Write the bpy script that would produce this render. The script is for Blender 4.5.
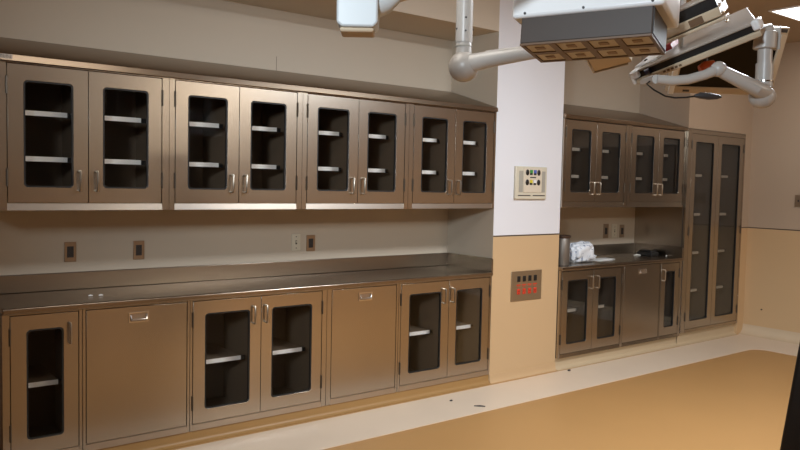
import bpy, bmesh, math, random
from mathutils import Vector, Matrix

random.seed(4)
for o in list(bpy.data.objects):
    bpy.data.objects.remove(o)
S = bpy.context.scene
COL = S.collection

# ------------------------------------------------------------------ camera
cam_data = bpy.data.cameras.new('camera')
cam_data.sensor_width = 36.0
cam_data.lens = 36.0 * 748.0 / 800.0
cam_data.clip_start = 0.05
cam = bpy.data.objects.new('camera', cam_data)
COL.objects.link(cam)
YAW, PIT, ROL = math.radians(37.571), math.radians(-3.179), math.radians(1.232)
fw = Vector((math.sin(YAW) * math.cos(PIT), math.cos(YAW) * math.cos(PIT), math.sin(PIT)))
rt = Vector((math.cos(YAW), -math.sin(YAW), 0))
up = rt.cross(fw)
r2 = rt * math.cos(ROL) + up * math.sin(ROL)
u2 = up * math.cos(ROL) - rt * math.sin(ROL)
M = Matrix((r2, u2, -fw)).transposed().to_4x4()
M.translation = Vector((0, 0, 1.609))
cam.matrix_world = M
S.camera = cam

# ------------------------------------------------------------------ world, exposure, lights
w = bpy.data.worlds.new('world')
S.world = w
w.use_nodes = True
w.node_tree.nodes['Background'].inputs[0].default_value = (0.9, 0.75, 0.6, 1)
w.node_tree.nodes['Background'].inputs[1].default_value = 0.02
S.view_settings.view_transform = 'Standard'
S.view_settings.look = 'None'
S.view_settings.gamma = 1.0
S.view_settings.exposure = 0.0
S.view_settings.use_curve_mapping = False

CEIL = 3.2
TROFFERS = [  # x, y of the centre, watts, colour
    (4.1, 1.60, 142, (0.86, 0.93, 1.0)),
    (1.3, 2.45, 7, (1.0, 0.88, 0.74)),  # added unseen fill that lifts the left shelf lips
    (5.0, -3.0, 140, (1.0, 0.86, 0.68)),
    (7.22, 3.05, 1.5, (1.0, 0.84, 0.66)),
]
for (lx, ly, watts, lc) in TROFFERS:
    ld = bpy.data.lights.new('ceiling_lamp', 'AREA')
    ld.shape = 'RECTANGLE'
    ld.size, ld.size_y = 1.1, 0.5
    ld.energy = watts
    ld.color = lc
    lo = bpy.data.objects.new('ceiling_lamp', ld)
    lo.location = (lx, ly, CEIL - 0.016)
    COL.objects.link(lo)

# added cool fill spot, unseen behind the camera, turned towards the pier
SPOT = Vector((-1.6, -0.3, 2.70))
AIM = Vector((4.1, 4.3, 1.75))
ld = bpy.data.lights.new('fill_spot', 'SPOT')
ld.energy = 600
ld.color = (0.80, 0.91, 1.0)
ld.spot_size = math.radians(60)
ld.spot_blend = 1.0
ld.shadow_soft_size = 0.30
lo = bpy.data.objects.new('fill_spot', ld)
lo.location = SPOT
lo.rotation_euler = (AIM - SPOT).to_track_quat('-Z', 'Y').to_euler()
COL.objects.link(lo)

# ------------------------------------------------------------------ materials
def lin(c):
    c = c / 255.0
    return c / 12.92 if c <= 0.04045 else ((c + 0.055) / 1.055) ** 2.4

def rgb(r, g, b):
    return (lin(r), lin(g), lin(b), 1)

def mat(name, col, rough=0.5, metal=0.0, noise=0.0, scale=(8, 8, 8), bump=0.0, spec=0.5, rvar=0.0, coat=0.0):
    m = bpy.data.materials.new(name)
    m.use_nodes = True
    nt = m.node_tree
    b = nt.nodes['Principled BSDF']
    b.inputs['Base Color'].default_value = col
    b.inputs['Roughness'].default_value = rough
    b.inputs['Metallic'].default_value = metal
    b.inputs['Specular IOR Level'].default_value = spec
    b.inputs['Coat Weight'].default_value = coat
    if noise or bump or rvar:
        g = nt.nodes.new('ShaderNodeNewGeometry')
        mp = nt.nodes.new('ShaderNodeVectorMath')
        mp.operation = 'MULTIPLY'
        mp.inputs[1].default_value = scale
        nt.links.new(g.outputs['Position'], mp.inputs[0])
        n = nt.nodes.new('ShaderNodeTexNoise')
        n.inputs['Scale'].default_value = 1.0
        n.inputs['Detail'].default_value = 5.0
        nt.links.new(mp.outputs[0], n.inputs['Vector'])
        if noise:
            mx = nt.nodes.new('ShaderNodeMix')
            mx.data_type = 'RGBA'
            mx.inputs[6].default_value = [c * (1 - noise) for c in col[:3]] + [1]
            mx.inputs[7].default_value = [min(1, c * (1 + noise)) for c in col[:3]] + [1]
            nt.links.new(n.outputs['Fac'], mx.inputs[0])
            nt.links.new(mx.outputs[2], b.inputs['Base Color'])
        if rvar:
            mr = nt.nodes.new('ShaderNodeMapRange')
            mr.inputs['From Min'].default_value = 0.3
            mr.inputs['From Max'].default_value = 0.7
            mr.inputs['To Min'].default_value = rough - rvar
            mr.inputs['To Max'].default_value = rough + rvar
            nt.links.new(n.outputs['Fac'], mr.inputs['Value'])
            nt.links.new(mr.outputs[0], b.inputs['Roughness'])
        if bump:
            bp = nt.nodes.new('ShaderNodeBump')
            bp.inputs['Strength'].default_value = bump
            bp.inputs['Distance'].default_value = 0.004
            nt.links.new(n.outputs['Fac'], bp.inputs['Height'])
            nt.links.new(bp.outputs[0], b.inputs['Normal'])
    return m

def emis(name, col, strength):
    m = bpy.data.materials.new(name)
    m.use_nodes = True
    b = m.node_tree.nodes['Principled BSDF']
    b.inputs['Base Color'].default_value = (0.8, 0.8, 0.8, 1)
    b.inputs['Emission Color'].default_value = col
    b.inputs['Emission Strength'].default_value = strength
    return m

WHITE_PAINT = (0.45, 0.35, 0.26, 1)
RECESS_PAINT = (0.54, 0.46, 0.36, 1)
PIER_PAINT = (0.74, 0.745, 0.78, 1)
BEIGE_PAINT = (0.57, 0.39, 0.215, 1)

def two_tone(name, split=1.2, low=BEIGE_PAINT, high=WHITE_PAINT):
    """white paint above a dark seam, beige wall covering below it"""
    m = bpy.data.materials.new(name)
    m.use_nodes = True
    nt = m.node_tree
    b = nt.nodes['Principled BSDF']
    b.inputs['Roughness'].default_value = 0.5
    g = nt.nodes.new('ShaderNodeNewGeometry')
    sp = nt.nodes.new('ShaderNodeSeparateXYZ')
    nt.links.new(g.outputs['Position'], sp.inputs[0])
    gt = nt.nodes.new('ShaderNodeMath'); gt.operation = 'GREATER_THAN'; gt.inputs[1].default_value = split
    nt.links.new(sp.outputs['Z'], gt.inputs[0])
    mx = nt.nodes.new('ShaderNodeMix'); mx.data_type = 'RGBA'
    mx.inputs[6].default_value = low
    mx.inputs[7].default_value = high
    nt.links.new(gt.outputs[0], mx.inputs[0])
    cm = nt.nodes.new('ShaderNodeMath'); cm.operation = 'COMPARE'
    cm.inputs[1].default_value = split; cm.inputs[2].default_value = 0.0055
    nt.links.new(sp.outputs['Z'], cm.inputs[0])
    m2 = nt.nodes.new('ShaderNodeMix'); m2.data_type = 'RGBA'
    nt.links.new(cm.outputs[0], m2.inputs[0])
    nt.links.new(mx.outputs[2], m2.inputs[6])
    m2.inputs[7].default_value = (0.06, 0.04, 0.03, 1)
    nt.links.new(m2.outputs[2], b.inputs['Base Color'])
    return m

def glass_mat(name):
    m = bpy.data.materials.new(name)
    m.use_nodes = True
    nt = m.node_tree
    nt.nodes.clear()
    out = nt.nodes.new('ShaderNodeOutputMaterial')
    tr = nt.nodes.new('ShaderNodeBsdfTransparent'); tr.inputs[0].default_value = (0.94, 0.94, 0.93, 1)
    gl = nt.nodes.new('ShaderNodeBsdfGlossy'); gl.inputs['Roughness'].default_value = 0.02
    gl.inputs[0].default_value = (0.9, 0.95, 1, 1)
    fr = nt.nodes.new('ShaderNodeFresnel'); fr.inputs[0].default_value = 1.45
    mx = nt.nodes.new('ShaderNodeMixShader')
    fm = nt.nodes.new('ShaderNodeMath'); fm.operation = 'MULTIPLY'; fm.inputs[1].default_value = 0.15
    nt.links.new(fr.outputs[0], fm.inputs[0])
    nt.links.new(fm.outputs[0], mx.inputs[0])
    nt.links.new(tr.outputs[0], mx.inputs[1])
    nt.links.new(gl.outputs[0], mx.inputs[2])
    nt.links.new(mx.outputs[0], out.inputs[0])
    return m

STEEL = (0.455, 0.40, 0.335, 1)
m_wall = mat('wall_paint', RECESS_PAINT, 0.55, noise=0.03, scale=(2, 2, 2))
m_two = two_tone('two_tone_wall')
m_pier = two_tone('pier_wall', high=PIER_PAINT)
m_two_dim = two_tone('dimmed_wall', low=(0.30, 0.19, 0.105, 1), high=(0.28, 0.245, 0.20, 1))  # two-tone walls behind the camera, darkened in colour to cut bounce and reflections
m_ceil = mat('ceiling_paint', (0.40, 0.31, 0.22, 1), 0.7, noise=0.03, scale=(3, 3, 3))
m_floor = mat('orange_floor', (0.44, 0.24, 0.088, 1), 0.42, noise=0.05, scale=(1.5, 1.5, 1.5), spec=0.4)
m_border = mat('cream_floor', (0.70, 0.57, 0.44, 1), 0.4, noise=0.05, scale=(3, 3, 3))
m_beige = mat('beige_cove', BEIGE_PAINT, 0.45, noise=0.03, scale=(3, 3, 3))
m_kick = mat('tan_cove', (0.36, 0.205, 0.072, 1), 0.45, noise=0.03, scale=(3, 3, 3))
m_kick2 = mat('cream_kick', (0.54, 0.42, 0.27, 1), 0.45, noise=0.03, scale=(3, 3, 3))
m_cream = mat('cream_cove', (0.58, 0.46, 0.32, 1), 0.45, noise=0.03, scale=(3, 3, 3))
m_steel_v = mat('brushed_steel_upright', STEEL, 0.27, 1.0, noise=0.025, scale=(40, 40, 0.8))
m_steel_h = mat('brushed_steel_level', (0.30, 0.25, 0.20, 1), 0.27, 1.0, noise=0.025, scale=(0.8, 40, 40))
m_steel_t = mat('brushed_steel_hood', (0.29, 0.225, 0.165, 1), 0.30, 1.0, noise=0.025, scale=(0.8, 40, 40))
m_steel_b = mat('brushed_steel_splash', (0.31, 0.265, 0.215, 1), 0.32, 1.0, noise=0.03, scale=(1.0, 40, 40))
m_steel_r = mat('brushed_steel_rail', (0.56, 0.51, 0.45, 1), 0.34, 1.0, noise=0.03, scale=(2.0, 40, 40))  # paler than the door steel: bright reflections put into the colour
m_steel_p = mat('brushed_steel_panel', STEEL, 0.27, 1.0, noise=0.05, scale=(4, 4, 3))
m_inside_shaded = mat('shaded_interior', (0.07, 0.05, 0.035, 1), 0.6)  # darkened copy of the steel interior, painting in the alcove's dimness
m_lip_shaded = mat('shaded_lip', (0.42, 0.37, 0.31, 1), 0.5)  # alcove and tall-cabinet lips; the weaker light there is put into the colour
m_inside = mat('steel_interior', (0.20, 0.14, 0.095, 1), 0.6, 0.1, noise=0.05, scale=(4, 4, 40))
m_hinge = mat('dark_steel', (0.10, 0.08, 0.06, 1), 0.4, 0.8)
m_pull = mat('satin_steel', (0.42, 0.37, 0.31, 1), 0.30, 1.0)
m_chrome = mat('polished_steel', (0.72, 0.69, 0.65, 1), 0.2, 1.0)
m_gasket = mat('black_rubber', (0.008, 0.008, 0.008, 1), 0.5)
m_glass = glass_mat('door_glass')
m_shelf = mat('white_shelf', (0.93, 0.92, 0.91, 1), 0.45)
m_black = mat('black_plastic', (0.012, 0.011, 0.011, 1), 0.4)
m_dark = mat('dark_grey_plastic', (0.035, 0.032, 0.033, 1), 0.45)
m_bronze = mat('bronze_plate', (0.34, 0.245, 0.165, 1), 0.4, 0.7, noise=0.08, scale=(60, 60, 4))
m_ivory = mat('ivory_plastic', (0.62, 0.57, 0.45, 1), 0.4)
m_white = mat('white_enamel', (0.80, 0.81, 0.81, 1), 0.32)
m_joint = mat('cool_white_enamel', (0.52, 0.55, 0.555, 1), 0.35)
m_arm = mat('warm_white_enamel', (0.43, 0.40, 0.365, 1), 0.35)
m_greybody = mat('grey_enamel', (0.057, 0.043, 0.035, 1), 0.45)
m_brown = mat('brown_trim', (0.13, 0.075, 0.04, 1), 0.45)
m_tan = mat('tan_plastic', (0.50, 0.40, 0.28, 1), 0.45)
m_outlet = mat('outlet_cream', (0.52, 0.46, 0.37, 1), 0.45)
m_red = mat('red_plastic', (0.34, 0.03, 0.03, 1), 0.4)
m_redout = mat('red_socket', (0.62, 0.05, 0.02, 1), 0.4)
m_green = mat('green_mark', (0.05, 0.28, 0.06, 1), 0.4)
m_blue = mat('blue_mark', (0.08, 0.13, 0.45, 1), 0.4)
m_yellow = mat('yellow_mark', (0.65, 0.55, 0.04, 1), 0.4)
m_whitemark = mat('white_mark', (0.8, 0.8, 0.8, 1), 0.4)
m_vent = mat('grey_grille', (0.36, 0.34, 0.29, 1), 0.6)
m_screen = mat('dark_screen', (0.006, 0.005, 0.004, 1), 0.12, spec=0.12)
m_greytop = mat('pale_grey_panel', (0.33, 0.285, 0.24, 1), 0.35)
m_bag = mat('white_cloth', (0.75, 0.78, 0.82, 1), 0.6)
m_bagblue = mat('blue_print', (0.12, 0.16, 0.28, 1), 0.6)
m_paper = mat('white_paper', (0.74, 0.74, 0.72, 1), 0.7)
m_lampglow = emis('lamp_diffuser', (1.0, 0.97, 0.93, 1), 4.0)
m_badge = mat('badge_metal', (0.55, 0.50, 0.45, 1), 0.4, 0.5)

# ------------------------------------------------------------------ helpers
class MB:
    def __init__(self):
        self.bm = bmesh.new()

    def box(self, x0, x1, y0, y1, z0, z1, R=None, o=None):
        vs = []
        for x in (x0, x1):
            for y in (y0, y1):
                for z in (z0, z1):
                    p = Vector((x, y, z))
                    if R is not None:
                        p = o + R @ p
                    vs.append(self.bm.verts.new(p))
        for f in ((0, 1, 3, 2), (4, 6, 7, 5), (0, 4, 5, 1), (2, 3, 7, 6), (0, 2, 6, 4), (1, 5, 7, 3)):
            self.bm.faces.new([vs[i] for i in f])
        return self

    def prism(self, pts, vec):
        """closed polygon of 3-D points swept along vec"""
        a = [self.bm.verts.new(Vector(p)) for p in pts]
        b = [self.bm.verts.new(Vector(p) + Vector(vec)) for p in pts]
        n = len(a)
        self.bm.faces.new(a)
        self.bm.faces.new(list(reversed(b)))
        for i in range(n):
            self.bm.faces.new([a[i], b[i], b[(i + 1) % n], a[(i + 1) % n]])
        return self

    def tube(self, pts, rads, n=16, caps=True):
        pts = [Vector(p) for p in pts]
        if not hasattr(rads, '__len__'):
            rads = [rads] * len(pts)
        rings = []
        ref = None
        for i, p in enumerate(pts):
            if i == 0:
                d = (pts[1] - pts[0]).normalized()
            elif i == len(pts) - 1:
                d = (pts[-1] - pts[-2]).normalized()
            else:
                d = ((pts[i] - pts[i - 1]).normalized() + (pts[i + 1] - pts[i]).normalized())
                d = d.normalized() if d.length > 1e-6 else (pts[i + 1] - pts[i]).normalized()
            if ref is None:
                ref = Vector((0, 0, 1)) if abs(d.z) < 0.9 else Vector((1, 0, 0))
            a = d.cross(ref).normalized()
            b = a.cross(d).normalized()
            ref = b
            rings.append([self.bm.verts.new(p + (a * math.cos(2 * math.pi * k / n) + b * math.sin(2 * math.pi * k / n)) * rads[i]) for k in range(n)])
        for i in range(len(rings) - 1):
            for k in range(n):
                self.bm.faces.new([rings[i][k], rings[i][(k + 1) % n], rings[i + 1][(k + 1) % n], rings[i + 1][k]])
        if caps:
            self.bm.faces.new(list(reversed(rings[0])))
            self.bm.faces.new(rings[-1])
        return self

    def ball(self, c, r, sx=1, sy=1, sz=1, R=None, seg=24):
        g = bmesh.ops.create_uvsphere(self.bm, u_segments=seg, v_segments=seg // 2, radius=r)
        for v in g['verts']:
            p = Vector((v.co.x * sx, v.co.y * sy, v.co.z * sz))
            if R is not None:
                p = R @ p
            v.co = p + Vector(c)
        return self

    def holed(self, x0, x1, z0, z1, hx0, hx1, hz0, hz1, r, y0, y1, k=6):
        """slab in the x-z plane, thickness y0..y1, with a round-cornered opening"""
        def loops(y):
            o = [self.bm.verts.new((x, y, z)) for (x, z) in ((x0, z0), (x1, z0), (x1, z1), (x0, z1))]
            inner = []
            cs = ((hx0 + r, hz0 + r, 180), (hx1 - r, hz0 + r, 270), (hx1 - r, hz1 - r, 0), (hx0 + r, hz1 - r, 90))
            for (cx, cz, a0) in cs:
                inner.append([self.bm.verts.new((cx + r * math.cos(math.radians(a0 + 90 * j / k)), y, cz + r * math.sin(math.radians(a0 + 90 * j / k)))) for j in range(k + 1)])
            return o, inner
        A, B = loops(y0), loops(y1)
        for (o, inn), flip in ((A, False), (B, True)):
            for c in range(4):
                for j in range(k):
                    f = [o[c], inn[c][j + 1], inn[c][j]]
                    self.bm.faces.new(f if not flip else f[::-1])
                n = (c + 1) % 4
                f = [o[c], o[n], inn[n][0], inn[c][-1]]
                self.bm.faces.new(f if not flip else f[::-1])
        for c in range(4):
            n = (c + 1) % 4
            self.bm.faces.new([A[0][c], B[0][c], B[0][n], A[0][n]])
        ia = [v for c in A[1] for v in c]
        ib = [v for c in B[1] for v in c]
        for i in range(len(ia)):
            j = (i + 1) % len(ia)
            self.bm.faces.new([ia[i], ia[j], ib[j], ib[i]])
        return self

    def build(self, name, material, parent=None, bevel=0.0, smooth=True, seg=2):
        bm = self.bm
        bmesh.ops.recalc_face_normals(bm, faces=bm.faces)
        lo = Vector((1e9,) * 3); hi = Vector((-1e9,) * 3)
        for v in bm.verts:
            for i in range(3):
                lo[i] = min(lo[i], v.co[i]); hi[i] = max(hi[i], v.co[i])
        c = (lo + hi) / 2
        for v in bm.verts:
            v.co -= c
        if smooth:
            for f in bm.faces:
                f.smooth = True
            for e in bm.edges:
                if len(e.link_faces) != 2 or e.calc_face_angle(0) > 0.6:
                    e.smooth = False
        me = bpy.data.meshes.new(name)
        bm.to_mesh(me)
        bm.free()
        if isinstance(material, (list, tuple)):
            for q in material:
                me.materials.append(q)
        else:
            me.materials.append(material)
        o = bpy.data.objects.new(name, me)
        COL.objects.link(o)
        pw = Vector((0, 0, 0))
        q = parent
        while q is not None:
            pw += q.location
            q = q.parent
        o.parent = parent
        o.location = c - pw
        if bevel:
            bv = o.modifiers.new('edge', 'BEVEL')
            bv.width = bevel
            bv.segments = seg
            bv.limit_method = 'ANGLE'
            bv.angle_limit = math.radians(40)
        return o

def thing(name, label, cat, loc, group=None):
    o = bpy.data.objects.new(name, None)
    o.empty_display_size = 0.1
    o.location = loc
    COL.objects.link(o)
    return tag(o, label, cat, group)

def tag(o, label, cat, group=None):
    o['label'] = label
    o['category'] = cat
    if group:
        o['group'] = group
    return o

def struct(o):
    o['kind'] = 'structure'
    return o

def lab(o, text):
    o['label'] = text
    return o

# ------------------------------------------------------------------ room shell
YF = 4.305       # plane of the pier face and of every cabinet front
YW = 4.862       # plaster behind the cabinets
XC, XD = 4.261, 5.063    # pier
XT = 6.948       # side of the tall cabinet
XR = 8.212       # right wall
XL, YB = -2.2, -5.5

struct(MB().box(XL - .1, XR + .1, YB - .1, YW + .14, -0.1, 0).build('floor', m_floor, smooth=False))
struct(MB().box(XL - .1, XR + .1, YB - .1, YW + .14, CEIL, CEIL + .1).build('ceiling', m_ceil, smooth=False))
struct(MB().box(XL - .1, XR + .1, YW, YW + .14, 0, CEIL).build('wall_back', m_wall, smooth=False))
struct(MB().box(XR, XR + .1, YB, YW, 0, CEIL).build('wall_right', m_two, smooth=False))
struct(MB().box(XL - .1, XL, YB, YW, 0, CEIL).build('wall_left', m_two_dim, smooth=False))
struct(MB().box(XL, XR, YB - .1, YB, 0, CEIL).build('wall_front', m_two_dim, smooth=False))
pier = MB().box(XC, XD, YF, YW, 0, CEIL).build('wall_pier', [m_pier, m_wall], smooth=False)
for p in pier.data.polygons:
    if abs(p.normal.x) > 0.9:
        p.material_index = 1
struct(pier)
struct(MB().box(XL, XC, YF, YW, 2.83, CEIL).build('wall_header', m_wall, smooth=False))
struct(MB().box(XT, XR, 4.272, YW, 2.232, CEIL).build('wall_soffit', m_two, smooth=False))
struct(MB().box(8.078, XR, 4.272, YW, 0, 2.232).build('wall_filler', m_two, smooth=False))

# cream border of the flooring along the walls
pts = [(XL, 4.25), (XL, 3.765), (7.40, 3.772)]
for k in range(1, 6):
    a = math.radians(90 - 18 * k)
    pts.append((7.40 + 0.13 * math.cos(a), 3.642 + 0.13 * math.sin(a)))
pts += [(7.56, YB), (XR, YB), (XR, 4.25)]
struct(MB().prism([(x, y, 0.0) for x, y in pts], (0, 0, 0.003)).build('trim_1', m_border, smooth=False))

def cove(p0, p1, n, h, d, name, material, top=None):
    """base moulding with a concave sweep from wall to floor; n points into the room"""
    prof = [(0, 0), (d, 0), (d, 0.004)]
    for k in range(1, 7):
        a = math.radians(90 * k / 6)
        prof.append((d - (d - 0.004) * math.sin(a), 0.004 + (h - 0.004) * (1 - math.cos(a))))
    prof += [(0.004, top or h + .02), (0, top or h + .02)]
    P0, P1, N = Vector(p0), Vector(p1), Vector(n)
    return struct(MB().prism([P0 + N * a + Vector((0, 0, b)) for a, b in prof], P1 - P0).build(name, material))

cove((XC, YF, 0), (XD, YF, 0), (0, -1, 0), 0.05, 0.022, 'baseboard_pier', m_beige)
cove((XR, YB, 0), (XR, 4.272, 0), (-1, 0, 0), 0.09, 0.10, 'baseboard_right', m_cream)
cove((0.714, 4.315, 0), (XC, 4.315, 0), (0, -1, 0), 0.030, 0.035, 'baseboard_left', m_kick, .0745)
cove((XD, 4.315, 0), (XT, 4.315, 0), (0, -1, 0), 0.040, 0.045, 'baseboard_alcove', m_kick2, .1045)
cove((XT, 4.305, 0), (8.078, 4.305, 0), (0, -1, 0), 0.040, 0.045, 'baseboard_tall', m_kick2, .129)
# unseen dark slab added on the right wall to dim the alcove reflections
struct(MB().box(XR - .02, XR, 1.30, 3.40, 0.0, 2.15).build('reflection_dimmer', mat('dimmer_brown', (0.11, 0.075, 0.048, 1), .5), bevel=.004))
# hairline plaster joint above the hood
x_seam = 2.586
struct(MB().box(x_seam, x_seam + .004, YW - .0015, YW, 2.40, 2.50).build('trim_2', mat('plaster_joint', (0.25, 0.21, 0.17, 1), 0.8)))

# ------------------------------------------------------------------ ceiling lamps
for i, (lx, ly, watts, lc) in enumerate(TROFFERS):
    lb = ['rectangular ceiling light over the middle of the room', 'added unseen ceiling fill light over the left half of the room',          'rectangular ceiling light at the far end of the room behind the camera', 'glowing white ceiling light at the upper right corner'][i]
    t = thing('ceiling_light', lb, 'ceiling light', (lx, ly, CEIL), 'recessed ceiling lights')
    hw, hh = 0.6, 0.3
    f = MB()
    f.box(lx - hw, lx + hw, ly - hh, ly - hh + .02, CEIL - .010, CEIL).box(lx - hw, lx + hw, ly + hh - .02, ly + hh, CEIL - .010, CEIL)
    f.box(lx - hw, lx - hw + .02, ly - hh + .02, ly + hh - .02, CEIL - .010, CEIL).box(lx + hw - .02, lx + hw, ly - hh + .02, ly + hh - .02, CEIL - .010, CEIL)
    f.build('frame', m_white, t)
    MB().box(lx - hw + .02, lx + hw - .02, ly - hh + .02, ly + hh - .02, CEIL - .008, CEIL - .001).build('diffuser', m_lampglow, t)

t = thing('fill_spot', 'added unseen fill spot in a white shade on a drop tube, behind the camera position', 'lamp', SPOT)  # invented fixture around the fill spot
dv = (AIM - SPOT).normalized()
MB().tube([SPOT - dv * .22, SPOT - dv * .20, SPOT - dv * .10, SPOT - dv * .02], [.05, .09, .14, .17], 28, caps=False).build('lamp_shade', m_white, t)
MB().tube([SPOT - dv * .20, SPOT - dv * .20 + Vector((0, 0, .15)), Vector((SPOT.x - dv.x * .2, SPOT.y - dv.y * .2, CEIL))], .025, 16).build('drop_tube', m_white, t)

# ------------------------------------------------------------------ cabinet builder
def bow_pull(parent, x, z0, z1, y):
    pr = 0.027
    r = 0.0062
    mb = MB()
    mb.tube([(x, y + .004, z0), (x, y - pr + .008, z0), (x, y - pr + .002, z0 + .002), (x, y - pr, z0 + .008),
             (x, y - pr, z1 - .008), (x, y - pr + .002, z1 - .002), (x, y - pr + .008, z1), (x, y + .004, z1)], r, 10)
    return mb.build('handle', m_pull, parent)

def door(parent, x0, x1, z0, z1, yf, hinge, handle=None, glass=True, hz=None, mg=(.075, .075, .08, .078), steel=None):
    """hinge: 'L'/'R' side carrying the hinge barrels; handle: x of the pull"""
    steel = steel or m_steel_v
    if glass:
        gx0, gx1, gz0, gz1 = x0 + mg[0], x1 - mg[1], z0 + mg[2], z1 - mg[3]
        d = MB().holed(x0, x1, z0, z1, gx0, gx1, gz0, gz1, .022, yf, yf + .022).build('door', steel, parent, bevel=.0007)
        MB().holed(gx0 - .001, gx1 + .001, gz0 - .001, gz1 + .001, gx0 + .009, gx1 - .009, gz0 + .009, gz1 - .009, .016, yf + .002, yf + .016).build('gasket', m_gasket, d)
        MB().box(gx0 + .004, gx1 - .004, yf + .008, yf + .012, gz0 + .004, gz1 - .004).build('glass_pane', m_glass, d)
    else:
        d = MB().box(x0, x1, yf, yf + .022, z0, z1).build('door', m_steel_p, parent, bevel=.0007)
    if hinge:
        hx = x0 - .004 if hinge == 'L' else x1 + .004
        n = 2 if z1 - z0 < 1.0 else 3
        for k in range(n):
            hzc = z0 + .13 + (z1 - z0 - .24) * k / (n - 1)
            MB().tube([(hx, yf - .004, hzc - .045), (hx, yf - .004, hzc + .045)], .005, 10).build('hinge', m_hinge, d)
    if handle is not None:
        bow_pull(d, handle, hz[0], hz[1], yf)
    return d

def recessed_pull(d, xc, zc, yf):
    """small framed cup pull near the top of a solid front"""
    w_, h_ = 0.058, 0.030
    mb = MB()
    mb.holed(xc - w_, xc + w_, zc - h_, zc + h_, xc - w_ + .010, xc + w_ - .010, zc - h_ + .008, zc + h_ - .008, .004, yf - .005, yf)
    p = mb.build('recessed_pull', m_chrome, d)
    MB().box(xc - w_ + .010, xc + w_ - .010, yf - .0008, yf, zc - h_ + .008, zc + h_ - .008).build('recess', m_bronze, p)
    MB().tube([(xc - w_ + .012, yf - .002, zc + .012), (xc - w_ + .014, yf - .012, zc - .013), (xc + w_ - .014, yf - .012, zc - .013), (xc + w_ - .012, yf - .002, zc + .012)], .0065, 10).build('bail', m_chrome, p)

def cabinet(name, label, x0, x1, zb, zt, dz0, dz1, fronts, yf=YF, shelves=(), group=None, cat='cabinet', shelf_y=None, kick=None, yb=YW - .003):
    """fronts: list of (xa, xb, hinge, handle_x, kind); shelves: list of heights of the shelf tops"""
    g = 0.005
    x0, x1 = x0 + .0012, x1 - .0012
    root = thing(name, label, cat, ((x0 + x1) / 2, (yf + yb) / 2, zb), group)
    b = MB()
    t = 0.018
    b.box(x0, x0 + t, yf + .02, yb, zb, zt).box(x1 - t, x1, yf + .02, yb, zb, zt)
    b.box(x0 + t, x1 - t, yf + .02, yb, zb, zb + t).box(x0 + t, x1 - t, yf + .02, yb, zt - t, zt)
    b.box(x0 + t, x1 - t, yb - t, yb, zb + t, zt - t)
    # partitions between glazed fronts, drawn back from the doors
    for i in range(len(fronts) - 1):
        xm = (fronts[i][1] + fronts[i + 1][0]) / 2
        b.box(xm - .012, xm + .012, yf + .06, yb - t, zb + t, zt - t)
    inner = m_inside if x1 < XC + .1 else m_inside_shaded
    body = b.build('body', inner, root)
    f = MB()
    fd = yf + .024
    f.box(x0, fronts[0][0] - g, yf, fd, zb, zt)
    f.box(fronts[-1][1] + g, x1, yf, fd, zb, zt)
    xa0, xb0 = fronts[0][0] - g, fronts[-1][1] + g
    MB().prism([(xa0, yf - .002, zb), (xa0, fd, zb), (xa0, fd, dz0 - g), (xa0, yf + .0035, dz0 - g)], (xb0 - xa0, 0, 0)).build('bottom_rail', m_steel_r if x1 < XC + .1 else m_steel_v, root)
    f.box(fronts[0][0] - g, fronts[-1][1] + g, yf, fd, dz1 + g, zt)
    for i in range(len(fronts) - 1):
        if fronts[i + 1][0] - fronts[i][1] > .02:
            f.box(fronts[i][1] + g, fronts[i + 1][0] - g, yf, fd, dz0 - g, dz1 + g)
    # stop flange behind the doors, which darkens the gaps
    for (xa, xb, *_r) in fronts:
        f.box(xa - g, xa + .02, fd, fd + .008, dz0 - g, dz1 + g).box(xb - .02, xb + g, fd, fd + .008, dz0 - g, dz1 + g)
        f.box(xa + .02, xb - .02, fd, fd + .008, dz1 - .02, dz1 + g).box(xa + .02, xb - .02, fd, fd + .008, dz0 - g, dz0 + .02)
    f.build('face_frame', m_steel_v, root)
    for (xa, xb, hinge, hx, kind) in fronts:
        if kind == 'panel':
            d = door(root, xa, xb, dz0, dz1, yf, None, None, glass=False)
            recessed_pull(d, (xa + xb) / 2, dz1 - .062, yf)
            continue
        hz = (dz0 + .065, dz0 + .172) if zb > 1.0 else (dz1 - .168, dz1 - .06)
        door(root, xa, xb, dz0, dz1, yf, hinge, hx, hz=hz)
        for zs in shelves:
            sy = shelf_y or yf + .13
            xa_, xb_ = xa + .028, xb - .075
            s = MB().box(xa_, xb_, sy + .003, yb - t - .004, zs - .006, zs).build('shelf', inner, root)
            MB().box(xa_, xb_, sy, sy + .003, zs - .027, zs).build('front_lip', m_shelf if x1 < XC + .1 else m_lip_shaded, s)
            MB().box(xb_, xb_ + .03, sy + .004, sy + .03, zs - .03, zs - .002).build('shelf_clip', m_black, s)
    return root

# ------------------------------------------------------------------ wall cabinets left of the pier
UP = [(0.750, 1.148, 1.553), (1.637, 2.041, 2.445), (2.529, 2.934, 3.338), (3.424, 3.828, 4.235)]
ends = [0.640, 1.599, 2.489, 3.379, XC - .002]
pos = ['leftmost wall cabinet, steel with two glass doors, above the two separate bronze outlets',
       'second steel wall cabinet from the left with two glass doors',
       'third steel wall cabinet from the left, above the paired white and bronze outlets',
       'steel wall cabinet with two glass doors right against the white pier']
for i, (a, m_, b) in enumerate(UP):
    cabinet('wall_cabinet', pos[i], ends[i], ends[i + 1], 1.426, 2.192, 1.467, 2.187 - .004,
            [(a, m_ - .002, 'L', m_ - .047, 'glass'), (m_ + .002, b, 'R', m_ + .043, 'glass')],
            shelves=(1.959, 1.713), group='glazed wall cabinets left of the pier')

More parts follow.
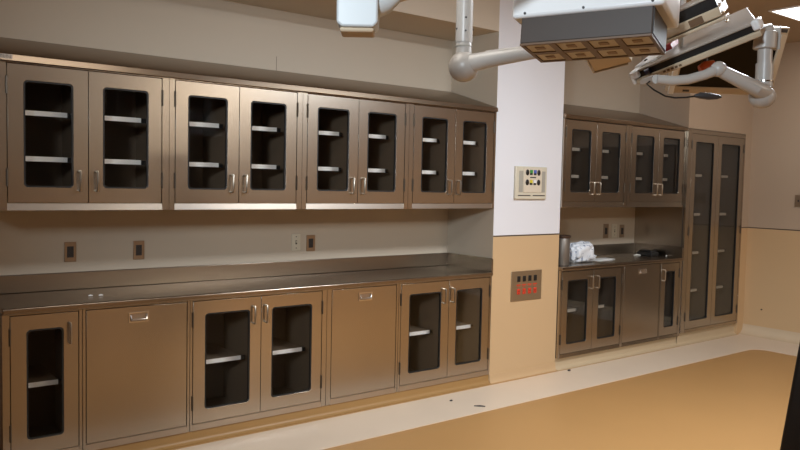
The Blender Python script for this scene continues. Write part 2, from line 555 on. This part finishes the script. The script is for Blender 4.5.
tag(MB().prism([(.60, 4.284, 2.194), (.60, 4.291, 2.226), (.60, 4.297, 2.231), (.60, 4.858, 2.40), (.60, 4.858, 2.194)], (XC - .602, 0, 0)).build('sloped_cabinet_top', m_steel_t, bevel=.002),
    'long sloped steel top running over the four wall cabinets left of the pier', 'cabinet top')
bd = tag(MB().box(.708, .772, 4.2845, 4.288, 2.200, 2.226).build('badge', m_badge, bevel=.002),
         'small metal maker badge on the top band above the leftmost wall cabinet', 'badge')
mk = MB()
for k in range(4):
    xx = .716 + .013 * k
    mk.box(xx, xx + .002, 4.2838, 4.2845, 2.205, 2.221).box(xx + .007, xx + .009, 4.2838, 4.2845, 2.205, 2.221).box(xx + .002, xx + .007, 4.2838, 4.2845, 2.205 if k % 2 else 2.219, 2.207 if k % 2 else 2.221)
mk.build('lettering', m_dark, bd)

# ------------------------------------------------------------------ base cabinets left of the pier
Z0, Z1 = .075, .879
cabinet('base_cabinet', 'narrow steel base cabinet with one glass door at the left end', .716, 1.114, Z0, Z1, .117, .869,
        [(.757, 1.093, 'L', 1.093 - .045, 'glass')], shelves=(.472,))
cabinet('base_cabinet', 'steel base cabinet with solid front between the narrow one and the double glass doors', 1.115, 1.731, Z0, Z1, .117, .869,
        [(1.136, 1.711, None, None, 'panel')], group='solid fronted steel base cabinets')
cabinet('base_cabinet', 'wide steel base cabinet with two glass doors between two solid fronted ones', 1.732, 2.699, Z0, Z1, .117, .869,
        [(1.752, 2.203, 'L', 2.203 - .052, 'glass'), (2.207, 2.658, 'R', 2.207 + .030, 'glass')], shelves=(.470,), group='double glass door base cabinets')
cabinet('base_cabinet', 'steel base cabinet with solid front second from the white pier', 2.700, 3.315, Z0, Z1, .117, .869,
        [(2.741, 3.292, None, None, 'panel')], group='solid fronted steel base cabinets')
cabinet('base_cabinet', 'steel base cabinet with two glass doors against the beige pier', 3.316, XC - .002, Z0, Z1, .117, .869,
        [(3.340, 3.802, 'L', 3.802 - .052, 'glass'), (3.806, 4.235, 'R', 3.806 + .034, 'glass')], shelves=(.472,), group='double glass door base cabinets')

def worktop(name, label, x0, x1, yf, splash_right=True):
    t = thing(name, label, 'worktop', ((x0 + x1) / 2, (yf + YW) / 2, .880))
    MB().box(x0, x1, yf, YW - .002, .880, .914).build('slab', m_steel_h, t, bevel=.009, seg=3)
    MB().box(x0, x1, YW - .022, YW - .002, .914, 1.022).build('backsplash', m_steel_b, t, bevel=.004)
    if splash_right:
        MB().prism([(x1 - .018, yf + .006, .914), (x1 - .018, yf + .006, 1.012), (x1 - .018, yf + .016, 1.022), (x1 - .018, YW - .022, 1.022), (x1 - .018, YW - .022, .914)], (.018, 0, 0)).build('end_splash', m_steel_h, t, bevel=.002)
    return t
worktop('worktop', 'long stainless steel worktop on the base cabinets left of the pier', .714, XC - .001, 4.288)

# ------------------------------------------------------------------ alcove right of the pier
YA = 4.290
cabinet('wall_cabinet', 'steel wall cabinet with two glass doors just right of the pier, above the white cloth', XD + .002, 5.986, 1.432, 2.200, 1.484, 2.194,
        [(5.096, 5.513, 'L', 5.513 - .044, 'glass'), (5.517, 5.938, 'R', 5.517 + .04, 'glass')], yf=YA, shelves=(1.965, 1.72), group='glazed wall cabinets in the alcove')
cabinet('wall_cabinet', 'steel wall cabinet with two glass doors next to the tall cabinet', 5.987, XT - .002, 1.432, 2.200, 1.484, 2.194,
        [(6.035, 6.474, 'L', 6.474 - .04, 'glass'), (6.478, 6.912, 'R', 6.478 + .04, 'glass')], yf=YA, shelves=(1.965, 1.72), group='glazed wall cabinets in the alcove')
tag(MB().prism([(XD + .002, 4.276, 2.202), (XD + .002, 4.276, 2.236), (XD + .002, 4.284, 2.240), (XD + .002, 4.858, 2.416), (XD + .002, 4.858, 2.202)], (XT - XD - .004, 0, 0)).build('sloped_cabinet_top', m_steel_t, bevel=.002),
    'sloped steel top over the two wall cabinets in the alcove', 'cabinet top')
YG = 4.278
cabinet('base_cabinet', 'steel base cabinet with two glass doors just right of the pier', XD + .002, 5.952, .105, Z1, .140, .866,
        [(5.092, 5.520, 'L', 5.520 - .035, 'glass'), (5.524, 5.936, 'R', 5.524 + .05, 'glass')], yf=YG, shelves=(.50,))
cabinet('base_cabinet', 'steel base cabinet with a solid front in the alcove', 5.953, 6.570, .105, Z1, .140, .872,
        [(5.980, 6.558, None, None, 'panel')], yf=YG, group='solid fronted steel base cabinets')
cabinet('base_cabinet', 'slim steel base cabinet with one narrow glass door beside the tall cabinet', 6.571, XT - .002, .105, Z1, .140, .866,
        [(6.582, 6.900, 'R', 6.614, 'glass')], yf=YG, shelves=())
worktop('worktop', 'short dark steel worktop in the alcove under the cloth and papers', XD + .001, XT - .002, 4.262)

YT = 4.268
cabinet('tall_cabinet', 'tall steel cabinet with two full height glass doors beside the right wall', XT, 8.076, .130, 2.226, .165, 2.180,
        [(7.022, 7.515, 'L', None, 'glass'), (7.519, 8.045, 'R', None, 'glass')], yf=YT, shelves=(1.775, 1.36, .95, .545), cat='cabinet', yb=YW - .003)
struct(MB().box(XT - .004, XT, 4.30, YW, 1.022, 1.432).build('trim_3', m_steel_v))

# ------------------------------------------------------------------ outlets and plates on the walls
def outlet(name, label, x0, x1, z0, z1, material, y=YW, dark=True, group=None, switch=False):
    t = thing(name, label, 'outlet' if not switch else 'switch', ((x0 + x1) / 2, y, z0), group)
    MB().box(x0, x1, y - .007, y, z0, z1).build('cover_plate', material, t, bevel=.002)
    xm, zm = (x0 + x1) / 2, (z0 + z1) / 2
    if switch:
        MB().box(xm - .006, xm + .006, y - .009, y - .007, zm - .014, zm + .014).build('slot', m_black, t)
        MB().box(xm - .005, xm + .005, y - .018, y - .008, zm - .002, zm + .010).build('toggle', m_ivory, t, bevel=.001)
        for s in (-1, 1):
            MB().tube([(xm, y - .0085, zm + s * .042), (xm, y - .006, zm + s * .042)], .004, 10).build('screw', m_dark, t)
    else:
        r = MB().box(xm - .019, xm + .019, y - .010, y - .006, zm - .034, zm + .034).build('receptacle', m_dark if dark else m_ivory, t, bevel=.002)
        for s in (-1, 1):
            MB().box(xm - .009, xm - .006, y - .0108, y - .009, zm + s * .018 - .006, zm + s * .018 + .006).box(xm + .006, xm + .009, y - .0108, y - .009, zm + s * .018 - .006, zm + s * .018 + .006).build('slot', m_black, r)
    return t
outlet('wall_outlet', 'bronze wall outlet furthest left above the long worktop', 1.153, 1.222, 1.085, 1.207, m_bronze, group='bronze wall outlets')
outlet('wall_outlet', 'bronze wall outlet under the gap between first and second wall cabinets', 1.570, 1.641, 1.081, 1.202, m_bronze, group='bronze wall outlets')
outlet('light_switch', 'ivory switch plate beside a bronze outlet above the long worktop', 2.731, 2.803, 1.094, 1.218, m_ivory, switch=True)
outlet('wall_outlet', 'bronze wall outlet just right of the ivory switch plate on the long wall', 2.856, 2.930, 1.086, 1.207, m_bronze, group='bronze wall outlets')
outlet('wall_outlet', 'bronze wall outlet left of the ivory plate in the alcove', 6.402, 6.486, 1.086, 1.234, m_bronze, group='bronze wall outlets')
outlet('light_switch', 'ivory plate between two bronze outlets in the alcove', 6.550, 6.630, 1.086, 1.232, m_ivory, switch=True)
outlet('wall_outlet', 'bronze wall outlet right of the ivory plate in the alcove', 6.680, 6.756, 1.086, 1.222, m_bronze, group='bronze wall outlets')

# switch plate on the right wall
t = thing('light_switch', 'dark plate on the right wall at the photo edge above the seam', 'switch', (XR, 3.70, 1.45))
MB().box(XR - .007, XR, 3.635, 3.768, 1.450, 1.577).build('cover_plate', m_bronze, t, bevel=.002)
for yy in (3.675, 3.728):
    MB().box(XR - .016, XR - .007, yy - .006, yy + .006, 1.505, 1.525).build('toggle', m_dark, t, bevel=.001)
tag(MB().tube([(XR - .006, 4.07, .30), (XR, 4.07, .30)], .008, 12).build('wall_screw', m_black), 'tiny dark screw head low on the beige right wall', 'screw')

# medical gas outlet on the white part of the pier
t = thing('gas_outlet_panel', 'ivory panel of coloured gas outlets on the white upper pier', 'outlet panel', (4.667, YF, 1.50))
def PX(u): return 4.478 + (u - 514.0) * .01215
def PZ(v): return 1.770 - (v - 167.6) * .00828
MB().box(4.478, 4.856, YF - .022, YF, 1.500, 1.772).build('housing', m_ivory, t, bevel=.006)
y1 = YF - .022
for (a, b) in ((517.2, 521.0), (540.0, 543.2)):
    MB().box(PX(a), PX(b), y1 - .003, y1, PZ(193.0), PZ(171.8)).build('side_grille', m_vent, t, bevel=.001)
MB().box(PX(521.6), PX(539.2), y1 - .005, y1, PZ(193.4), PZ(168.8)).build('centre_plate', mat('cream_plastic', (0.66, 0.58, 0.46, 1), .4), t, bevel=.002)
y2 = y1 - .005
for (v, cols) in ((173.3, (None, m_green, m_blue, None)), (183.2, (None, m_yellow, m_whitemark, None))):
    for u, c in zip((524.9, 528.6, 532.4, 536.2), cols):
        if c is None:
            MB().ball((PX(u), y2, PZ(v)), .02, 1.05, .35, 1.25, seg=16).build('socket', m_black, t)
        else:
            sq = MB().box(PX(u) - .016, PX(u) + .016, y2 - .002, y2, PZ(v + 2.5), PZ(v - 2.6)).build('gas_port', m_black, t)
            MB().box(PX(u) - .016, PX(u) + .016, y2 - .004, y2 - .002, PZ(v + .6), PZ(v - 2.6)).build('colour_label', c, sq)
MB().box(PX(527.6), PX(533.4), y2 - .001, y2, PZ(178.8), PZ(177.6)).build('caption', m_dark, t)
for (a, b) in ((516.6, 528.8), (531.2, 543.4)):
    MB().box(PX(a), PX(b), y1 - .001, y1, PZ(196.9), PZ(195.9)).build('slot', m_dark, t)

# power outlet plate on the beige part of the pier
t = thing('power_outlet_plate', 'steel plate with dark and red sockets on the beige lower pier', 'outlet panel', (4.665, YF, .65))
MB().box(4.479, 4.848, YF - .006, YF, .650, .902).build('cover_plate', mat('plate_steel', (0.42, 0.33, 0.22, 1), .42, .85), t, bevel=.002)
y1 = YF - .006
for k in range(4):
    xx = 4.566 + .0665 * k
    for (zz, mm, nm) in ((.836, m_black, 'dark_socket'), (.730, m_redout, 'red_socket')):
        s = MB().box(xx - .018, xx + .018, y1 - .005, y1, zz - .024, zz + .024).build(nm, mm, t, bevel=.004)
        MB().box(xx - .009, xx - .005, y1 - .0056, y1 - .004, zz - .006, zz + .010).box(xx + .005, xx + .009, y1 - .0056, y1 - .004, zz - .006, zz + .010).box(xx - .004, xx + .004, y1 - .0056, y1 - .004, zz - .018, zz - .011).build('slot', m_gasket, s)
    MB().box(xx - .024, xx + .022, y1 - .001, y1, .780, .790).box(xx - .020, xx + .014, y1 - .001, y1, .768, .772).build('red_marking', m_redout, t)

# ------------------------------------------------------------------ small things on worktops and floor
for k, (xx, yy) in enumerate(((1.213, 4.51), (1.268, 4.50))):
    b = MB()
    b.tube([(xx - .012, yy, .9195), (xx, yy + .003, .9215), (xx + .012, yy - .002, .9195)], [.003, .0055, .003], 8)
    tag(b.build('plastic_scrap', m_whitemark), ('left one' if k == 0 else 'right one') + ' of two tiny white scraps on the long steel worktop', 'scrap', 'white scraps on the worktop')

for (xx, yy, s, lb) in ((3.662, 4.092, .010, 'tiny dark crumb on the cream floor border below the glass doors'),
                        (5.137, 4.205, .013, 'dark crumb on the cream floor border at the foot of the pier')):
    b = MB().ball((xx, yy, .003 + s * .55), s, 1.3, .9, .55, seg=10)
    for v in b.bm.verts:
        v.co.x += .3 * s * math.sin(v.co.y * 700)
    tag(b.build('crumb', m_dark), lb, 'debris')
tag(MB().tube([(3.715, 3.90, .007), (3.75, 3.872, .008), (3.775, 3.845, .007)], [.003, .006, .003], 8).build('wire_offcut', m_dark),
    'thin dark offcut lying on the cream border near the orange floor', 'debris')

# steel canister with dark lid
cx, cy = 5.228, 4.40
t = thing('canister', 'steel canister with dark lid on the alcove worktop beside the pier', 'canister', (cx, cy, .914))
MB().tube([(cx, cy, .9142), (cx, cy, .922), (cx, cy, 1.150), (cx, cy, 1.155)], [.060, .063, .063, .060], 28).build('body', mat('dull_steel', (0.20, 0.175, 0.15, 1), .45, .6), t)
MB().tube([(cx, cy, 1.155), (cx, cy, 1.158), (cx, cy, 1.176), (cx, cy, 1.180)], [.066, .068, .068, .062], 28).build('lid', mat('dark_lid', (0.05, 0.028, 0.018, 1), .45), t)

# crumpled white cloth bundle with blue print
def bundle():
    b = MB()
    g = bmesh.ops.create_icosphere(b.bm, subdivisions=5, radius=1.0)
    rnd = random.Random(3)
    dirs = [(Vector((rnd.uniform(-1, 1), rnd.uniform(-1, 1), rnd.uniform(-1, 1))).normalized(), rnd.uniform(3, 8), rnd.uniform(0, 6)) for _ in range(14)]
    c = Vector((5.545, 4.475, 1.005))
    for v in g['verts']:
        p = v.co.copy()
        n = p.normalized()
        sx = math.copysign(abs(n.x) ** .55, n.x)
        sz = math.copysign(abs(n.z) ** .6, n.z)
        q = Vector((sx * .150, n.y * .10, sz * .093))
        wob = sum(abs(math.sin(n.dot(d) * f_ + ph)) for d, f_, ph in dirs) / len(dirs) - .62
        q *= 1 + .55 * wob
        # peak towards the upper right, low corner flopping over the front right
        q.z += .030 * max(0, n.x) * max(0, n.z) - .02 * max(0, -n.x) * max(0, n.z)
        if n.x > .35 and n.z < -.1 and n.y < 0:
            q.y -= .055 * (n.x - .35)
            q.x += .02
        v.co = c + q
        if v.co.z < .9146:
            v.co.z = .9146
    return b
t = tag(bundle().build('cloth_bundle', m_bag), 'crumpled white cloth bundle with blue marks on the alcove worktop', 'cloth')
nt = m_bag.node_tree
bs = nt.nodes['Principled BSDF']
gg = nt.nodes.new('ShaderNodeNewGeometry')
nn = nt.nodes.new('ShaderNodeTexNoise'); nn.inputs['Scale'].default_value = 34; nn.inputs['Detail'].default_value = 2
nt.links.new(gg.outputs['Position'], nn.inputs['Vector'])
rp = nt.nodes.new('ShaderNodeValToRGB')
rp.color_ramp.elements[0].position = .62; rp.color_ramp.elements[0].color = (.75, .79, .84, 1)
rp.color_ramp.elements[1].position = .66; rp.color_ramp.elements[1].color = (.22, .27, .38, 1)
nt.links.new(nn.outputs['Fac'], rp.inputs[0])
nt.links.new(rp.outputs[0], bs.inputs['Base Color'])

for k, (a, dx, dy) in enumerate(((.12, 0, 0), (-.1, .045, .02))):
    R = Matrix.Rotation(a, 3, 'Z')
    z0 = .9143 + .006 * k
    b = MB()
    for j in range(3):
        b.box(-.115 + .004 * j, .115 - .003 * j, -.06, .06 - .004 * j, z0 + .002 * j, z0 + .002 * j + .0016, Matrix.Rotation(a + .03 * j, 3, 'Z'), Vector((5.90 + dx, 4.49 + dy, 0)))
    tag(b.build('paper_stack', m_paper), ['lower', 'upper'][k] + ' thin stack of white papers right of the cloth bundle', 'paper', 'papers on the alcove worktop')

# dark folded pouch and two pale scraps
b = MB()
b.box(6.735, 6.865, 4.50, 4.68, .9144, .955).box(6.75, 6.85, 4.515, 4.665, .955, .972)
tag(b.build('black_pouch', m_black, bevel=.012, seg=3), 'black folded pouch on the alcove worktop near the tall cabinet', 'pouch')
tag(MB().tube([(6.62, 4.63, .919), (6.66, 4.62, .924), (6.71, 4.615, .919)], [.004, .009, .005], 10).build('wipe_packet', m_paper), 'small pale packet left of the black pouch', 'packet')
tag(MB().tube([(6.872, 4.42, .919), (6.895, 4.43, .922), (6.92, 4.45, .919)], [.004, .008, .004], 10).build('wipe_packet', m_paper), 'small pale packet right of the black pouch', 'packet')

# ------------------------------------------------------------------ overhead equipment
def cols(a, b, c):
    return Matrix((Vector(a), Vector(b), Vector(c))).transposed()

# service boom head: white shell over a grey body with eight outlet panels below
R = cols((.3833, -.9232, .0007), (.9172, .3807, -.1141), (.1052, .0444, .9935))
o = Vector((1.702, 1.628, 2.046))
t = thing('service_boom', 'white ceiling hung boom head with grey body and eight tan panels underneath', 'medical boom', o)
MB().box(0, .393, 0, .200, 0, .085, R, o).build('body', m_greybody, t, bevel=.003)
MB().box(.3932, .3955, .006, .196, .002, .080, R, o).build('shade_panel', m_black, t)  # thin black sheet putting shade on the grey body's right side
sh = MB().box(-.030, .425, -.010, .225, .079, .42, R, o).build('shell', m_white, t, bevel=.010, seg=3)
for xx in (.014, .195, .392):
    p = o + R @ Vector((xx, -.010, .090)); q = o + R @ Vector((xx, -.013, .090))
    MB().tube([p, q], .004, 8).build('screw', m_dark, sh)
bt = MB()
for i in range(5):
    xx = .393 * i / 4
    bt.box(max(0, xx - .010), min(.393, xx + .010), 0, .2, -.006, 0, R, o)
for yy in (0, .1, .2):
    for i in range(4):
        bt.box(.393 * i / 4 + .010, .393 * (i + 1) / 4 - .010, max(0, yy - .011), min(.2, yy + .011), -.006, 0, R, o)
bt.build('bottom_grid', m_brown, t)
for i in range(4):
    for j in range(2):
        x0_, x1_ = .393 * i / 4 + .011, .393 * (i + 1) / 4 - .011
        y0_, y1_ = .1 * j + .012, .1 * (j + 1) - .012
        pn = MB().box(x0_, x1_, y0_, y1_, -.003, .0, R, o).build('outlet_panel', m_outlet, t)
        xm, ym = (x0_ + x1_) / 2, (y0_ + y1_) / 2
        MB().box(xm - .014, xm + .014, ym - .012, ym + .012, -.005, -.003, R, o).build('socket', mat('panel_socket', (0.25, .16, .08, 1), .5), pn)
MB().tube([o + R @ Vector((.2, .11, .41)), Vector((o + R @ Vector((.2, .11, .41)))[:2] + (CEIL,))], .055, 24).build('drop_tube', m_white, t)

# spring arm with ball joint left of the boom
t = thing('spring_arm', 'white drop tube with ball joint and arm left of the boom head', 'ceiling arm', (1.975, 2.185, 2.07))
MB().tube([(1.976, 2.187, 2.16), (1.976, 2.187, CEIL)], .033, 28).build('drop_tube', m_arm, t)
sl = MB().tube([(1.976, 2.187, 2.105), (1.976, 2.187, 2.165), (1.976, 2.187, 2.170)], [.031, .031, .028], 28).build('collar', m_arm, t)
MB().tube([(1.976, 2.187, 2.143), (1.976, 2.187, 2.147)], .0335, 28).build('seam_ring', m_vent, sl)
for (dx, dy, z) in ((-.018, -.028, 2.20), (-.018, -.028, 2.25), (.027, -.021, 2.21), (-.033, .006, 2.21)):
    MB().tube([(1.976 + dx * .9, 2.187 + dy * .9, z), (1.976 + dx * 1.04, 2.187 + dy * 1.04, z)], .004, 8).build('screw', m_dark, t)
MB().ball((1.973, 2.181, 2.066), .060, 1, 1, .98).build('ball_joint', m_arm, t)
MB().tube([(1.980, 2.150, 2.076), (2.000, 2.080, 2.085), (2.064, 1.922, 2.099), (2.113, 1.822, 2.107), (2.205, 1.735, 2.092)], [.036, .031, .025, .023, .023], 20).build('arm', m_arm, t)
MB().tube([(2.000, 2.085, 2.108), (2.058, 1.930, 2.119)], [.012, .008], 12).build('cable_cover', m_arm, t)
# small tilted lamp head carried at the end of that arm
P = [Vector(p) for p in ((2.122, 1.710, 2.062), (2.290, 1.807, 2.041), (2.360, 1.690, 2.073), (2.187, 1.605, 2.086))]
t2 = MB().prism(P, (.012, .01, .045)).build('lamp_head', m_tan, t, bevel=.005)
A_, B_ = P[0].lerp(P[1], .2) + Vector((-.002, .002, .010)), P[0].lerp(P[1], .8) + Vector((-.002, .002, .010))
q = [A_, B_, B_ + Vector((.012, .01, .026)), A_ + Vector((.012, .01, .026))]
MB().prism(q, (-.003, .004, 0)).build('lens', m_black, t2)
MB().tube([P[0] + Vector((-.003, 0, 0)), P[1] + Vector((-.003, 0, -.002)), P[1].lerp(P[2], .9) + Vector((0, 0, -.002))], .004, 8).build('rim', m_arm, t2)

# white joint housing at the top edge with its tan arm
t = thing('arm_joint', 'white blurred joint housing of a ceiling arm at the top left', 'ceiling arm', (1.135, 1.68, 2.0))
Rj = cols((.793, -.610, .0), (.610, .793, .0), (0, 0, 1))
oj = Vector((1.135, 1.682, 2.021))
MB().prism([oj + Rj @ Vector((x, -.02, z)) for x, z in ((-.040, .000), (-.054, .012), (-.056, .24), (.056, .24), (.056, .012), (.044, .000))], Rj @ Vector((0, .10, 0))).build('housing', m_joint, t, bevel=.006, seg=3)
MB().tube([oj + Rj @ Vector((-.012, -.024, .075)), oj + Rj @ Vector((-.012, -.018, .075))], .003, 8).build('screw', m_dark, t)
MB().box(-.046, .046, -.012, .072, -.012, .002, Rj, oj).build('bottom_cap', m_tan, t, bevel=.008, seg=3)
MB().tube([oj + Rj @ Vector((.045, .03, .075)), oj + Rj @ Vector((.075, .03, .083)), oj + Rj @ Vector((.105, .03, .096))], [.042, .036, .020], 20).build('socket', m_joint, t)
MB().tube([oj + Rj @ Vector((.100, .03, .094)), oj + Rj @ Vector((.26, .06, .145)), oj + Rj @ Vector((.50, .10, .23)), oj + Rj @ Vector((.54, .10, .30)), oj + Rj @ Vector((.54, .10, CEIL - 2.0))], [.019, .017, .017, .02, .03], 16).build('arm', m_tan, t)

# twin flat lamp heads with the jointed arm that carries them
R = cols((.1042, -.9566, .2723), (.8879, .2128, .4078), (-.4480, .1993, .8715))
t = thing('surgical_lamp', 'twin flat tilted lamp heads on a white jointed arm with ball joint at upper right', 'surgical lamp', (2.34, 1.30, 1.88))
def flat_head(o, L, D, T, xl, xr):
    pl = [o + R @ Vector(p) for p in ((.004, .012, T * .3), (L - .004, .012, T * .3), (xr - .01, D - .01, T * .3), (xl + .01, D - .01, T * .3))]
    h = MB().prism(pl, R @ Vector((0, 0, T * .6))).build('panel_head', m_black, t)
    pl = [o + R @ Vector(p) for p in ((.0, .004, T - .006), (L, .004, T - .006), (xr, D, T - .006), (xl, D, T - .006))]
    MB().prism(pl, R @ Vector((0, 0, .008))).build('top_panel', m_greytop, h, bevel=.003)
    pl = [o + R @ Vector(p) for p in ((.0, .0, .0), (L, .0, .0), (xr, D, .0), (xl, D, .0))]
    MB().prism(pl, R @ Vector((0, 0, T * .42))).build('lower_rim', m_tan, h, bevel=.004)
    return h
oE = Vector((2.2086, 1.5568, 1.9619))
tE = flat_head(oE, .4223, .45, .046, -.03, .274)
MB().box(-.012, .020, -.006, .12, .022, .050, R, oE).box(-.012, .0, -.006, .12, .004, .050, R, oE).build('end_cap', m_white, tE, bevel=.006)
MB().box(-.010, .075, .05, .27, .046, .056, R, oE).build('end_plate', m_white, tE, bevel=.004)
MB().tube([oE + R @ Vector((.022, .09, .056)), oE + R @ Vector((.022, .09, .060))], .006, 10).build('screw', m_dark, tE)
MB().tube([oE + R @ Vector((.046, -.004, .032)), oE + R @ Vector((.062, -.004, .032))], .010, 12).build('clip', mat('navy_plastic', (.012, .014, .04, 1), .35), tE)
MB().box(.404, .428, -.006, .04, .022, .054, R, oE).build('end_clip', m_white, tE, bevel=.006)
for k in range(5):
    MB().box(.10 + .014 * k, .109 + .014 * k, -.0008, 0, .006, .013, R, oE).build('marking', m_brown, tE)
MB().box(.082, .108, .12, .20, .054, .075, R, oE).build('red_latch', m_red, tE, bevel=.003)

oH = Vector((2.1967,1.4735,2.0922))
tH = flat_head(oH, .215, .13, .070, -.01, .20)
dp = MB().box(.115, .160, -.003, 0, .004, .026, R, oH).build('display', m_brown, tH)
MB().box(-.004, .222, -.004, .05, -.014, -.004, R, oH).build('under_rail', m_tan, tH, bevel=.003)
for zz in (.01, .035, -.02):
    MB().ball(oH + R @ Vector((.222, .0, zz)), .006, seg=10).build('clip', m_chrome, tH)

MB().tube([(2.352, 1.196, 2.055), (2.351, 1.194, 2.11)], .034, 24).build('upper_block', m_arm, t, bevel=.004)
MB().tube([(2.345, 1.189, 1.935), (2.347, 1.191, 2.005), (2.3475, 1.191, 2.006), (2.351, 1.194, 2.07)], [.026, .026, .022, .022], 24).build('vertical_tube', m_arm, t)
MB().tube([(2.345, 1.189, 1.951), (2.345, 1.189, 1.955)], .0275, 24).build('chrome_ring', m_chrome, t)
MB().ball((2.343, 1.192, 1.906), .040, 1, 1, .92).build('ball_joint', m_arm, t)
MB().tube([(2.330, 1.180, 1.918), (2.278, 1.180, 1.925), (2.190, 1.251, 1.978)], [.026, .023, .019], 18).build('forearm', m_arm, t)
MB().ball((2.186, 1.252, 1.981), .024).build('elbow', m_arm, t)
MB().tube([(2.186, 1.252, 1.981), (2.150, 1.276, 1.962), (2.110, 1.306, 1.947), (2.070, 1.338, 1.942), (2.035, 1.366, 1.946)], [.017, .015, .015, .015, .014], 16).build('curved_link', m_arm, t)
MB().tube([(2.035, 1.366, 1.946), (2.10, 1.43, 1.958), (2.19, 1.52, 1.968), (2.235, 1.545, 1.972)], [.014, .012, .012, .010], 14).build('yoke', m_arm, t)
MB().tube([(2.351, 1.194, 2.10), (2.350, 1.196, 2.115), (2.330, 1.200, 2.110), (2.275, 1.190, 2.095)], [.028, .026, .018, .014], 14).build('yoke', m_arm, t)
MB().box(2.385, 2.391, 1.165, 1.185, 2.055, 2.125).build('side_bracket', m_arm, t, bevel=.001)
MB().tube([(2.313, 1.465, 2.075), (2.313, 1.465, 2.20), (2.316, 1.465, CEIL)], [.007, .012, .020], 16).build('hanging_post', m_white, t)
MB().tube([(2.294, 1.475, 2.20), (2.292, 1.475, 2.40)], .011, 12).build('red_sleeve', m_red, t)
MB().tube([(2.335, 1.405, 2.014), (2.350, 1.393, 2.024), (2.372, 1.376, 2.030)], [.012, .017, .015], 14).build('screen_reflection', mat('reflection_orange', (.45, .08, .02, 1), .35), t)  # solid stand-in for an orange reflection in the monitor screen

MB().tube([(2.350, 1.393, 2.024), (2.355, 1.395, 2.092)], .006, 10).build('reflection_stem', m_dark, t)  # added stem that holds the reflection piece to the lamp head

# slim handpiece wired to the lamp
hp = MB().tube([(2.172, 1.319, 1.904), (2.185, 1.309, 1.905), (2.207, 1.292, 1.903), (2.228, 1.276, 1.902), (2.238, 1.268, 1.902)], [.005, .010, .011, .008, .003], 14).build('handpiece', m_dark, t)
MB().tube([(2.062, 1.405, 1.948), (2.052, 1.413, 1.938), (2.070, 1.399, 1.920), (2.098, 1.376, 1.901), (2.122, 1.357, 1.896), (2.150, 1.336, 1.898), (2.180, 1.313, 1.904)], .0028, 8).build('lead', m_black, hp)
MB().ball((2.196, 1.298, 1.913), .005, seg=10).build('button', m_chrome, hp)

# monitor facing the room behind the panel head
R = cols((.9214, -.3891, .0247), (.3572, .8679, .3465), (-.1561, -.3101, .9378))
o = Vector((2.689, 1.749, 1.996))
W, H = .487, .278
t = thing('monitor', 'dark monitor screen in a pale frame behind the jointed arm at right', 'monitor', o)
fr = MB()
bw = .026
fr.box(0, W, 0, .03, 0, bw, R, o).box(0, W, 0, .03, H - bw, H, R, o).box(0, .030, 0, .03, bw, H - bw, R, o).box(W - .030, W, 0, .03, bw, H - bw, R, o)
fr.build('bezel', m_tan, t, bevel=.003)
MB().box(.030, W - .030, .008, .012, bw, H - bw, R, o).build('screen', m_screen, t)
MB().box(.004, W - .004, .012, .050, .004, H - .004, R, o).build('back_cover', m_greytop, t, bevel=.006)
MB().box(-.004, .020, -.006, .002, -.004, .10, R, o).build('corner_guard', m_white, t, bevel=.002)
MB().box(.062, .092, -.001, 0, .006, .014, R, o).build('marking', m_dark, t)
MB().box(W - .050, W - .008, -.001, 0, H - .020, H - .006, R, o).build('vent', m_dark, t)
pa = o + R @ Vector((.20, .05, .20))
MB().tube([pa, pa + Vector((.06, .12, .05)), pa + Vector((.06, .12, .10)), Vector((pa.x + .06, pa.y + .12, CEIL))], [.03, .03, .03, .035], 16).build('mount_arm', m_white, t)
# ------------------------------------------------------------------ black cart at the right edge
Rc = cols((.342, -.940, 0), (.940, .342, 0), (0, 0, 1))
oc = Vector((2.62, 1.207, .0))
def cp(x, y, z): return oc + Rc @ Vector((x, y, z))
t = thing('equipment_cart', 'black equipment cart with a sloping side at the right photo edge', 'cart', oc + Rc @ Vector((.28, .2, 0)))
def taper(z): return (z - .713) * .113 - .004
MB().prism([cp(taper(.10), 0, .10), cp(.60, 0, .10), cp(.60, 0, 1.45), cp(taper(1.45), 0, 1.45)], Rc @ Vector((0, .40, 0))).build('body', m_black, t, bevel=.012, seg=3)
for k in range(3):
    z0 = .16 + .34 * k
    d = MB().box(taper(z0 + .30) + .05, .56, -.012, 0, z0, z0 + .30, Rc, oc).build('drawer', m_black, t, bevel=.004)
    MB().tube([cp(.20, -.012, z0 + .24), cp(.20, -.035, z0 + .24), cp(.40, -.035, z0 + .24), cp(.40, -.012, z0 + .24)], .006, 8).build('handle', m_dark, d)
for (xx, yy) in ((.03, .06), (.52, .06), (.03, .34), (.52, .34)):
    MB().tube([cp(xx - .015, yy, .05), cp(xx + .015, yy, .05)], .05, 18).tube([cp(xx, yy, .05), cp(xx, yy, .11)], .012, 10).build('caster', m_dark, t)
